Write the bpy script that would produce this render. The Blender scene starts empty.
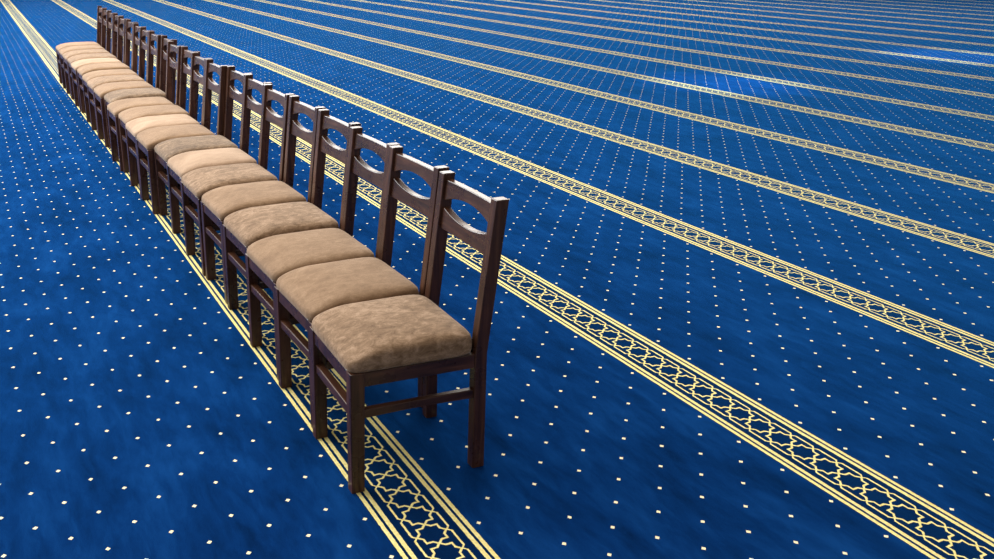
import bpy, bmesh, math, random
from mathutils import Vector, Matrix

random.seed(7)
scene = bpy.context.scene
COL = scene.collection

# ------------------------------------------------------------------ helpers
def link(name, bm, mat, parent=None, smooth=False):
    me = bpy.data.meshes.new(name)
    bm.normal_update()
    bm.to_mesh(me)
    bm.free()
    if smooth:
        for p in me.polygons:
            p.use_smooth = True
    o = bpy.data.objects.new(name, me)
    COL.objects.link(o)
    if mat:
        me.materials.append(mat)
    if parent:
        o.parent = parent
    return o


def bevel(bm, w, seg=2):
    bmesh.ops.remove_doubles(bm, verts=bm.verts[:], dist=1e-6)
    bmesh.ops.recalc_face_normals(bm, faces=bm.faces[:])
    es = [e for e in bm.edges if len(e.link_faces) == 2 and e.calc_face_angle(0) > 0.5]
    bmesh.ops.bevel(bm, geom=es, offset=w, segments=seg, profile=0.5, affect='EDGES', clamp_overlap=True)


def hexa(bm, pts):
    """eight points: bottom ring of four, top ring of four"""
    v = [bm.verts.new(p) for p in pts]
    for f in ((3, 2, 1, 0), (4, 5, 6, 7), (0, 1, 5, 4), (1, 2, 6, 5), (2, 3, 7, 6), (3, 0, 4, 7)):
        bm.faces.new([v[i] for i in f])
    return v


def box(bm, x0, x1, y0, y1, z0, z1):
    return hexa(bm, [(x0, y0, z0), (x1, y0, z0), (x1, y1, z0), (x0, y1, z0),
                     (x0, y0, z1), (x1, y0, z1), (x1, y1, z1), (x0, y1, z1)])


# ------------------------------------------------------------------ node helper
class G:
    def __init__(s, name):
        s.m = bpy.data.materials.new(name)
        s.m.use_nodes = True
        s.t = s.m.node_tree
        s.t.nodes.clear()
        s.out = s.t.nodes.new('ShaderNodeOutputMaterial')
        s.b = s.t.nodes.new('ShaderNodeBsdfPrincipled')
        s.t.links.new(s.b.outputs[0], s.out.inputs['Surface'])

    def n(s, t, **k):
        nd = s.t.nodes.new(t)
        for a, v in k.items():
            setattr(nd, a, v)
        return nd

    def put(s, sock, v):
        if isinstance(v, bpy.types.NodeSocket):
            s.t.links.new(v, sock)
        elif v is not None:
            sock.default_value = v

    def ma(s, op, a, b=None, c=None, clamp=False):
        nd = s.n('ShaderNodeMath', operation=op, use_clamp=clamp)
        s.put(nd.inputs[0], a)
        if b is not None: s.put(nd.inputs[1], b)
        if c is not None: s.put(nd.inputs[2], c)
        return nd.outputs[0]

    def mix(s, f, a, b, blend='MIX'):
        nd = s.n('ShaderNodeMix', data_type='RGBA', blend_type=blend)
        s.put(nd.inputs[0], f)
        s.put(nd.inputs[6], a)
        s.put(nd.inputs[7], b)
        return nd.outputs[2]

    def noise(s, vec, scale, detail=3.0, rough=0.55, dist=0.0):
        nd = s.n('ShaderNodeTexNoise')
        s.put(nd.inputs['Vector'], vec)
        nd.inputs['Scale'].default_value = scale
        nd.inputs['Detail'].default_value = detail
        nd.inputs['Roughness'].default_value = rough
        nd.inputs['Distortion'].default_value = dist
        return nd.outputs['Fac']

    def ramp(s, f, *stops):
        nd = s.n('ShaderNodeValToRGB')
        els = nd.color_ramp.elements
        while len(els) < len(stops):
            els.new(0.5)
        for e, (p, c) in zip(els, stops):
            e.position = p
            e.color = c if len(c) == 4 else (*c, 1)
        s.put(nd.inputs[0], f)
        return nd.outputs[0]

    def mapping(s, vec, scale=(1, 1, 1), rot=(0, 0, 0), loc=None):
        nd = s.n('ShaderNodeMapping')
        s.put(nd.inputs[0], vec)
        nd.inputs['Scale'].default_value = scale
        nd.inputs['Rotation'].default_value = rot
        if loc is not None: s.put(nd.inputs['Location'], loc)
        return nd.outputs[0]

    def bump(s, h, strength, dist):
        nd = s.n('ShaderNodeBump')
        nd.inputs['Strength'].default_value = strength
        nd.inputs['Distance'].default_value = dist
        s.put(nd.inputs['Height'], h)
        s.put(s.b.inputs['Normal'], nd.outputs[0])

    def set(s, **k):
        for a, v in k.items():
            s.put(s.b.inputs[a.replace('_', ' ')], v)


# ------------------------------------------------------------------ carpet
SPACING = 1.3          # from one woven band to the next
PER = 0.09088          # one star of the band
V0 = 2.67287
ROW = 0.0842           # dots: row to row


def carpet():
    g = G('blue_carpet')
    tc = g.n('ShaderNodeTexCoord').outputs['Object']
    # tufts make every woven edge a little uneven
    nz = g.n('ShaderNodeTexNoise')
    g.put(nz.inputs['Vector'], tc)
    nz.inputs['Scale'].default_value = 150
    nz.inputs['Detail'].default_value = 1
    off = g.n('ShaderNodeVectorMath', operation='SUBTRACT')
    g.put(off.inputs[0], nz.outputs['Color']); off.inputs[1].default_value = (.5, .5, .5)
    sc = g.n('ShaderNodeVectorMath', operation='SCALE')
    g.put(sc.inputs[0], off.outputs[0]); sc.inputs['Scale'].default_value = 0.0032
    # carpet lengths never lie quite straight
    wv = g.n('ShaderNodeTexNoise')
    g.put(wv.inputs['Vector'], g.mapping(tc, (.5, .12, 1)))
    wv.inputs['Scale'].default_value = 1.2
    wv.inputs['Detail'].default_value = 1
    w2 = g.ma('MULTIPLY', g.ma('SUBTRACT', wv.outputs['Fac'], .5), 0.012)
    ad = g.n('ShaderNodeVectorMath', operation='ADD')
    g.put(ad.inputs[0], tc); g.put(ad.inputs[1], sc.outputs[0])
    sep = g.n('ShaderNodeSeparateXYZ'); g.put(sep.inputs[0], ad.outputs[0])
    X = sep.outputs[0]
    Y = g.ma('ADD', sep.outputs[1], w2)
    M = g.ma
    n = M('ROUND', M('DIVIDE', Y, SPACING))
    u = M('SUBTRACT', Y, M('MULTIPLY', n, SPACING))
    a = M('ABSOLUTE', u)
    V = M('DIVIDE', M('SUBTRACT', V0, X), PER)
    # stars
    ph = M('ADD', M('MULTIPLY', n, .585), M('MULTIPLY', M('MULTIPLY', n, n), .245))
    w = M('FRACT', M('ADD', M('SUBTRACT', V, M('ADD', ph, .34)), .5))
    b = M('MULTIPLY', M('ABSOLUTE', M('SUBTRACT', w, .5)), PER)
    star = M('MINIMUM', M('SUBTRACT', M('MAXIMUM', a, b), .0325),
             M('MULTIPLY', M('SUBTRACT', M('ADD', a, b), .0462), .7071))
    starm = M('LESS_THAN', M('ABSOLUTE', star), .0033)
    bord = M('LESS_THAN', M('ABSOLUTE', M('SUBTRACT', a, M('ADD', .0478, M('MINIMUM', b, .0105)))), .0034)
    l1 = M('LESS_THAN', M('ABSOLUTE', M('SUBTRACT', a, .0910)), .0068)
    l2 = M('LESS_THAN', M('ABSOLUTE', M('SUBTRACT', a, .1130)), .0064)
    fine = M('MAXIMUM', starm, bord)
    bold = M('MAXIMUM', l1, l2)
    # dots
    uf = M('FLOORED_MODULO', Y, SPACING)
    # the carpet length on the near side of the chairs was laid a little differently
    near = M('MULTIPLY', M('GREATER_THAN', Y, .1), M('LESS_THAN', Y, 1.2))
    row = M('ADD', ROW, M('MULTIPLY', near, .0023))
    slip = M('MULTIPLY', M('MULTIPLY', M('DIVIDE', M('ADD', V, 16), 11, clamp=True), near), .28)
    k = M('ROUND', M('DIVIDE', M('SUBTRACT', uf, .145), row))
    du = M('ABSOLUTE', M('SUBTRACT', M('SUBTRACT', uf, .145), M('MULTIPLY', k, row)))
    ok = M('MULTIPLY', M('GREATER_THAN', k, -.5), M('LESS_THAN', k, M('SUBTRACT', 12.5, near)))
    dv0 = M('SUBTRACT', M('SUBTRACT', M('SUBTRACT', V, slip), 1.5), M('FLOORED_MODULO', k, 2))
    dv = M('MULTIPLY', M('ABSOLUTE', M('SUBTRACT', dv0, M('MULTIPLY', M('ROUND', M('DIVIDE', dv0, 2)), 2))), PER)
    dot = M('MULTIPLY', ok, M('LESS_THAN', M('ADD', du, dv), .0077))
    band = M('LESS_THAN', a, .1215)
    gold = M('MAXIMUM', bold, M('MAXIMUM', fine, dot))
    # blue pile, brushed this way and that
    brush = g.noise(g.mapping(tc, (1.0, 2.6, 1), (0, 0, .35)), 1.9, 5, .62, .5)
    brush2 = g.noise(g.mapping(tc, (1.2, 4.0, 1), (0, 0, .45)), 6.0, 3, .6, .4)
    fib = g.noise(tc, 420, 2, .6)
    blue = g.ramp(M('ADD', M('MULTIPLY', brush, .65), M('MULTIPLY', brush2, .35)),
                  (.33, BLUE_LO), (.5, BLUE_MID), (.66, BLUE_HI))
    blue = g.mix(M('MULTIPLY', band, .75), blue, BLUE_BAND)
    goldc = g.ramp(g.noise(tc, 90, 2), (.3, GOLD_LO), (.7, GOLD_HI))
    colr = g.mix(gold, blue, g.mix(dot, goldc, (.95, .86, .55, 1)))
    colr = g.mix(.5, colr, g.ramp(fib, (.25, (.62, .62, .62)), (.75, (1.3, 1.3, 1.3))), 'MULTIPLY')
    g.put(g.b.inputs['Base Color'], colr)
    g.set(Roughness=1.0, Specular_IOR_Level=0.0, Sheen_Weight=M('MULTIPLY', M('SUBTRACT', 1, gold), SHEEN), Sheen_Roughness=.42, Sheen_Tint=SHEEN_TINT)
    g.bump(M('ADD', fib, M('MULTIPLY', brush2, 1.2)), .35, .006)
    return g.m


BLUE_LO = (.0013, .0085, .048, 1)
BLUE_MID = (.0021, .0205, .102, 1)
BLUE_HI = (.0042, .038, .160, 1)
BLUE_BAND = (.0015, .006, .030, 1)
GOLD_LO = (.78, .64, .21, 1)
GOLD_HI = (.94, .84, .38, 1)
SHEEN = .26
SHEEN_TINT = (.03, .37, 1.0, 1)


# ------------------------------------------------------------------ wood and cloth
def wood(name, dark, mid, light_grain, along='z'):
    g = G(name)
    tc = g.n('ShaderNodeTexCoord').outputs['Object']
    rnd = g.n('ShaderNodeObjectInfo').outputs['Random']
    lo = g.n('ShaderNodeCombineXYZ')
    for i in range(3): g.put(lo.inputs[i], g.ma('MULTIPLY', rnd, 7.3 + 3 * i))
    s = {'z': (38, 38, 2.5), 'x': (2.5, 38, 38), 'y': (38, 2.5, 38)}[along]
    grain = g.noise(g.mapping(tc, s, (0, 0, 0), lo.outputs[0]), 1.0, 5, .62, .8)
    blot = g.noise(g.mapping(tc, (1, 1, 1), (0, 0, 0), lo.outputs[0]), 9, 3, .6)
    c = g.ramp(grain, (.28, dark), (.52, mid), (.8, light_grain))  # grain tones, darkest to lightest
    c = g.mix(.45, c, g.ramp(blot, (.3, (.5, .5, .52)), (.75, (1.35, 1.25, 1.2))), 'MULTIPLY')
    wear = g.ma('GREATER_THAN', g.noise(g.mapping(tc, (1, 1, 1), (0, 0, 0), lo.outputs[0]), 60, 4, .7), .735)
    c = g.mix(g.ma('MULTIPLY', wear, .45), c, (.16, .095, .06, 1))
    g.put(g.b.inputs['Base Color'], c)
    g.put(g.b.inputs['Roughness'], g.ma('ADD', .18, g.ma('MULTIPLY', blot, .22)))
    g.set(Specular_IOR_Level=.36)
    g.bump(grain, .12, .002)
    return g.m


def suede(name, lo, mid, hi, mott):
    g = G(name)
    tc = g.n('ShaderNodeTexCoord').outputs['Object']
    rnd = g.n('ShaderNodeObjectInfo').outputs['Random']
    lv = g.n('ShaderNodeCombineXYZ')
    for i in range(3): g.put(lv.inputs[i], g.ma('MULTIPLY', rnd, 11.7 + 5 * i))
    t = g.mapping(tc, (1, 1, 1), (0, 0, 0), lv.outputs[0])
    t2 = g.mapping(tc, (1, .55, 1), (0, 0, 0), lv.outputs[0])
    big = g.noise(t2, 7, 4, .6, .4)
    mid_n = g.noise(t2, 42, 7, .80, .6)
    fine = g.noise(t, 260, 2, .6)
    f = g.ma('ADD', g.ma('MULTIPLY', big, 1 - mott), g.ma('MULTIPLY', mid_n, mott))
    c = g.ramp(f, (.39, lo), (.5, mid), (.61, hi))
    c = g.mix(.4, c, g.ramp(fine, (.3, (.75, .75, .75)), (.7, (1.2, 1.2, 1.2))), 'MULTIPLY')
    g.put(g.b.inputs['Base Color'], c)
    g.set(Roughness=.85, Specular_IOR_Level=.2, Sheen_Weight=.22, Sheen_Roughness=.4, Sheen_Tint=(1, .86, .72, 1))
    g.bump(g.ma('ADD', mid_n, g.ma('MULTIPLY', fine, .5)), .22, .004)
    return g.m


W_D, W_M, W_L = (.018, .0068, .0038, 1), (.058, .0225, .0115, 1), (.130, .055, .029, 1)
WOOD_Z = wood('dark_stained_wood_upright', W_D, W_M, W_L, 'z')
WOOD_X = wood('dark_stained_wood_crosswise', W_D, W_M, W_L, 'x')
WOOD_Y = wood('dark_stained_wood_lengthwise', W_D, W_M, W_L, 'y')
SUEDE = {
    'plain': suede('tan_suede', (0.175, 0.101, 0.052, 1), (0.236, 0.143, 0.078, 1), (0.302, 0.193, 0.113, 1), .58),
    'pale': suede('pale_tan_suede', (0.272, 0.174, 0.106, 1), (0.346, 0.228, 0.144, 1), (0.408, 0.278, 0.185, 1), .35),
    'mottled': suede('mottled_brown_suede', (0.121, 0.069, 0.035, 1), (0.214, 0.130, 0.072, 1), (0.346, 0.228, 0.143, 1), .75),
    'dark': suede('dark_mottled_suede', (0.079, 0.046, 0.025, 1), (0.146, 0.091, 0.052, 1), (0.272, 0.181, 0.109, 1), .78),
}

# ------------------------------------------------------------------ floor
bm = bmesh.new()
for v in ((-6, -52, 0), (62, -52, 0), (62, 26, 0), (-6, 26, 0)):
    bm.verts.new(v)
bm.faces.new(bm.verts[:])
floor = link('floor', bm, carpet())
floor['kind'] = 'structure'

# ------------------------------------------------------------------ the chair
WF, WB = .1870, .1855     # half widths at the front legs and at the back posts
SEAT_Z = .402            # top of the seat frame
POST_H = .882
LEG = .038


def post_y(z):           # front face of a back post
    return -.186 + .004 * min(z, .4) / .4 - max(0, z - .4) * .108


def post_d(z):           # depth of a back post
    return .041


def make_chair():
    root = bpy.data.objects.new('dining_chair', None)
    root.empty_display_size = .1
    COL.objects.link(root)
    # front legs
    for s in (-1, 1):
        bm = bmesh.new()
        xo, xi = s * WF, s * (WF - LEG)
        xo2, xi2 = s * (WF - .002), s * (WF - LEG + .002)
        y1, y0 = .22, .175
        hexa(bm, [(xo2, y0 + .003, 0), (xi2, y0 + .003, 0), (xi2, y1, 0), (xo2, y1, 0),
                  (xo, y0, SEAT_Z), (xi, y0, SEAT_Z), (xi, y1, SEAT_Z), (xo, y1, SEAT_Z)])
        bevel(bm, .0025)
        link('leg', bm, WOOD_Z, root)
    # back posts: rear leg and upright in one
    for s in (-1, 1):
        bm = bmesh.new()
        rings = []
        for z in (0, .1, .2, .3, .4, .5, .62, .75, POST_H):
            yf = post_y(z); yb = yf - post_d(z)
            xo, xi = s * WB, s * (WB - .035)
            rings.append([bm.verts.new(p) for p in ((xo, yf, z), (xi, yf, z), (xi, yb, z), (xo, yb, z))])
        for a, b in zip(rings, rings[1:]):
            for i in range(4):
                j = (i + 1) % 4
                bm.faces.new((a[i], a[j], b[j], b[i]))
        bm.faces.new(rings[0][::-1]); bm.faces.new(rings[-1])
        bevel(bm, .0025)
        link('back_post', bm, WOOD_Z, root)
    # seat frame: front, back and two side aprons, a sunk board under the cushion
    bm = bmesh.new()
    z0, z1 = SEAT_Z - .048, SEAT_Z - .002
    box(bm, -WF + LEG - .004, WF - LEG + .004, .194, .216, z0, z1)
    yb = post_y(.38) - .004
    box(bm, -WB + LEG - .004, WB - LEG + .004, yb - .026, yb - .004, z0, z1)
    for s in (-1, 1):
        xf, xb = s * (WF - .005), s * (WB - .004)
        ti = s * .022
        hexa(bm, [(xf, .181, z0), (xf - ti, .181, z0), (xb - ti, yb, z0), (xb, yb, z0),
                  (xf, .181, z1), (xf - ti, .181, z1), (xb - ti, yb, z1), (xb, yb, z1)])
    bevel(bm, .002, 1)
    hexa(bm, [(-WF + .03, .195, z1 - .016), (WF - .03, .195, z1 - .016), (WB - .03, yb, z1 - .016), (-WB + .03, yb, z1 - .016),
              (-WF + .03, .195, z1 - .004), (WF - .03, .195, z1 - .004), (WB - .03, yb, z1 - .004), (-WB + .03, yb, z1 - .004)])
    bmesh.ops.recalc_face_normals(bm, faces=bm.faces[:])
    link('seat_frame', bm, WOOD_Y, root)
    # stretchers
    zs = .268
    bm = bmesh.new()
    box(bm, -WF + LEG - .003, WF - LEG + .003, .186, .214, zs - .018, zs + .012)
    bevel(bm, .003)
    link('stretcher', bm, WOOD_X, root)
    for s in (-1, 1):
        bm = bmesh.new()
        yb2 = post_y(.26) - .004
        rows = []
        N = 8
        for i in range(N + 1):
            t = i / N
            y = .182 + (yb2 - .182) * t
            x = s * ((WF - .008) + (WB - WF) * t)
            zt = zs + .010
            zb = zs - .020 + .004 * math.sin(math.pi * t)
            x2 = x - s * .020
            rows.append([bm.verts.new(p) for p in ((x, y, zb), (x2, y, zb), (x2, y, zt), (x, y, zt))])
        for a, b in zip(rows, rows[1:]):
            for i in range(4):
                j = (i + 1) % 4
                bm.faces.new((a[i], a[j], b[j], b[i]))
        bm.faces.new(rows[0][::-1]); bm.faces.new(rows[-1])
        bevel(bm, .0025)
        link('stretcher', bm, WOOD_Y, root)
    # back rails with the oval cut between them
    xe = WB - LEG + .004

    def rail(name, z_hi, z_lo, hi_arc, lo_arc):
        bm = bmesh.new()
        N = 28
        rows = []
        for i in range(N + 1):
            t = -1 + 2 * i / N
            x = xe * t
            f = 0.0
            tt = abs(t) / .93
            if tt < 1:
                f = (1 - tt * tt) ** .9
            bowl = .004 * (1 - t * t)
            zt = z_hi - hi_arc * f
            zb = z_lo + lo_arc * f
            yt, yb_ = post_y(zt) - .010 - bowl, post_y(zb) - .010 - bowl
            d = .024
            rows.append([bm.verts.new(p) for p in ((x, yb_, zb), (x, yt, zt), (x, yt - d, zt), (x, yb_ - d, zb))])
        for a, b in zip(rows, rows[1:]):
            for i in range(4):
                j = (i + 1) % 4
                bm.faces.new((a[i], b[i], b[j], a[j]))
        bm.faces.new(rows[0]); bm.faces.new(rows[-1][::-1])
        bmesh.ops.recalc_face_normals(bm, faces=bm.faces[:])
        es = [e for e in bm.edges if len(e.link_faces) == 2 and e.calc_face_angle(0) > .9]
        bmesh.ops.bevel(bm, geom=es, offset=.002, segments=2, profile=.5, affect='EDGES', clamp_overlap=True)
        return link(name, bm, WOOD_X, root)

    rail('top_rail', .862, .796, 0, .026)
    rail('lower_rail', .770, .700, .024, 0)
    # cushion
    bm = bmesh.new()
    prof = [(.965, .000, 12), (.990, .004, 12), (1.0, .014, 12), (1.003, .030, 12), (1.0, .046, 11), (.990, .057, 10.5), (.968, .0635, 9.5),
            (.935, .0685, 8.5), (.885, .0722, 7.5), (.81, .0748, 6.5), (.70, .077, 5), (.54, .0785, 4), (.36, .0795, 3), (.18, .080, 2.6)]
    NS = 96
    yc, hy = .019, .203
    rings = []
    for (sc, z, ex) in prof:
        ring = []
        for i in range(NS):
            th = 2 * math.pi * (i + .5) / NS
            c, s_ = math.cos(th), math.sin(th)
            px = math.copysign(abs(c) ** (2 / ex), c)
            py = math.copysign(abs(s_) ** (2 / ex), s_)
            y = yc + hy * py * sc
            half = WF + (WB - WF) * ((.22 - y) / .40)
            half = half - .0005 if y > -.0 else half + .0005
            x = half * px * sc
            drop = z * .50 * max(0, py * sc) ** 2.6
            ring.append(bm.verts.new((x, y, SEAT_Z - .001 + z - drop)))
        rings.append(ring)
    for a, b in zip(rings, rings[1:]):
        for i in range(NS):
            j = (i + 1) % NS
            bm.faces.new((a[i], a[j], b[j], b[i]))
    top = bm.verts.new((0, yc, SEAT_Z + .0795))
    for i in range(NS):
        bm.faces.new((rings[-1][i], rings[-1][(i + 1) % NS], top))
    bm.faces.new(rings[0][::-1])
    bmesh.ops.recalc_face_normals(bm, faces=bm.faces[:])
    cu = link('cushion', bm, SUEDE['plain'], root, smooth=True)
    cu.material_slots[0].link = 'OBJECT'
    cu.material_slots[0].material = SUEDE['plain']
    return root


proto = make_chair()
for part in proto.children:            # old frames, a touch out of square
    for v in part.data.vertices:
        v.co.x += .062 * v.co.y



def copy_chair(src):
    r = src.copy(); COL.objects.link(r)
    for ch in list(src.children):
        c = ch.copy(); COL.objects.link(c); c.parent = r
    return r


# x along the row, y across it, turn, cushion cloth, label
CHAIRS = [
    (2.257, -0.0920, -0.028, 'mottled', 'nearest dark wooden chair, front of the row, its near side fully open to view'),
    (2.652, -0.1065, 0.018, 'plain', 'second dark wooden chair from the near end of the row, smooth tan seat'),
    (3.037, -0.1095, 0.018, 'plain', 'third dark wooden chair from the near end of the row, smooth tan seat'),
    (3.455, -0.1275, 0.018, 'mottled', 'fourth dark wooden chair from the near end of the row, brown mottled seat'),
    (3.860, -0.1275, 0.018, 'plain', 'fifth dark wooden chair from the near end of the row, tan seat'),
    (4.262, -0.1185, 0.018, 'mottled', 'sixth dark wooden chair from the near end of the row, speckled tan seat'),
    (4.660, -0.1285, 0.018, 'pale', 'seventh dark wooden chair from the near end of the row, plain pale seat'),
    (5.043, -0.1305, 0.018, 'dark', 'eighth dark wooden chair from the near end of the row, darkest mottled seat'),
    (5.424, -0.0915, 0.018, 'plain', 'ninth dark wooden chair from the near end, tan seat behind the darkest seat'),
    (5.810, -0.0865, 0.018, 'pale', 'tenth dark wooden chair from the near end of the row, pale pinkish seat'),
    (6.205, -0.1015, 0.018, 'plain', 'eleventh dark wooden chair from the near end, tan seat behind a pinkish one'),
    (6.590, -0.0795, 0.018, 'plain', 'twelfth dark wooden chair from near end, just before the one set back'),
    (7.050, -0.1215, 0.018, 'dark', 'thirteenth dark wooden chair from near end, greyish seat set back from the row'),
    (7.450, -0.0945, 0.018, 'plain', 'fourteenth dark wooden chair from near end, just behind the one set back'),
    (7.860, -0.0915, 0.018, 'mottled', 'fifteenth dark wooden chair from the near end, eighth from the far end'),
    (8.250, -0.0975, 0.018, 'plain', 'sixteenth dark wooden chair from the near end, seventh from the far end'),
    (8.740, -0.1085, 0.018, 'plain', 'sixth dark wooden chair from the far end of the row, tan seat'),
    (9.160, -0.0965, 0.018, 'pale', 'fifth dark wooden chair from the far end of the row, pale tan seat'),
    (9.580, -0.1075, 0.018, 'mottled', 'fourth dark wooden chair from the far end of the row, brownish seat'),
    (9.980, -0.0995, 0.018, 'mottled', 'third dark wooden chair from the far end of the row, brownish seat'),
    (10.390, -0.1015, 0.018, 'plain', 'last dark wooden chair but one at the far end of the row'),
    (10.800, -0.1045, 0.018, 'plain', 'last dark wooden chair, far end of the row, nothing but carpet behind it'),
]
for i, (x, y, r, cloth, label) in enumerate(CHAIRS):
    c = proto if i == 0 else copy_chair(proto)
    deep = .985 + .0064 * i
    c.location = (x, y - .22 * (deep - 1), 0)
    c.scale = (1, deep, 1 - .0009 * i)
    c.rotation_euler = (0, 0, r)
    c['label'] = label
    c['category'] = 'chair'
    c['group'] = 'chairs in one long row'
    for ch in c.children:
        if ch.name.startswith('cushion'):
            ch.material_slots[0].link = 'OBJECT'
            ch.material_slots[0].material = SUEDE[cloth]

# ------------------------------------------------------------------ light
def area(name, loc, target, sx, sy, power, color):
    l = bpy.data.lights.new(name, 'AREA')
    l.shape = 'RECTANGLE'; l.size = sx; l.size_y = sy
    l.energy = power; l.color = color
    o = bpy.data.objects.new(name, l); COL.objects.link(o)
    o.location = loc
    o.rotation_euler = (Vector(target) - Vector(loc)).to_track_quat('-Z', 'Y').to_euler()
    return o


area('window_light', (19, 9, 5.5), (10, 0, 0), 18, 6, 4300, (.95, .98, 1.0))
area('window_light', (24, -14, 8), (6, 0, 0), 20, 7, 2900, (1, .96, .89))
area('ceiling_light', (9, 1, 5.5), (9, 1, 0), 12, 7, 1150, (1, .97, .92))

def spot(loc, power, angle):  # spot added to make a bright blue patch on the far carpet
    l = bpy.data.lights.new('carpet_patch_spot', 'SPOT')
    l.energy = power; l.color = (.50, .72, 1.0); l.spot_size = math.radians(angle); l.spot_blend = 1.0
    l.shadow_soft_size = .15
    o = bpy.data.objects.new('carpet_patch_spot', l); COL.objects.link(o)
    o.location = loc


spot((7.75, -7.1, 4.2), 1500, 32)
spot((8.4, -12.2, 4.2), 1500, 36)

w = bpy.data.worlds.new('room_light'); scene.world = w
w.use_nodes = True
bg = w.node_tree.nodes['Background']
bg.inputs[0].default_value = (1.0, .95, .92, 1)
bg.inputs[1].default_value = .43

# ------------------------------------------------------------------ camera
cam = bpy.data.cameras.new('camera')
co = bpy.data.objects.new('camera', cam); COL.objects.link(co)
f_px, pitch, yaw, roll = 873.433, .328872, -.449460, .004743
cp, sp, cy, sy, cr, sr = math.cos(pitch), math.sin(pitch), math.cos(yaw), math.sin(yaw), math.cos(roll), math.sin(roll)
fwd = Vector((cy * cp, sy * cp, -sp)); right = Vector((sy, -cy, 0)); up = right.cross(fwd)
r2 = cr * right + sr * up; u2 = -sr * right + cr * up
m = Matrix((r2, u2, -fwd)).transposed().to_4x4()
m.translation = Vector((0, .9843, 1.58397))
co.matrix_world = m
cam.sensor_width = 36
cam.lens = f_px * 36 / 994
cam.shift_x = (497 - 400) / 994
cam.shift_y = (240 - 279.5) / 994
cam.clip_end = 300
scene.camera = co

scene.view_settings.view_transform = 'Standard'
scene.view_settings.look = 'None'
scene.view_settings.gamma = 1
scene.view_settings.exposure = 0
scene.view_settings.use_curve_mapping = False
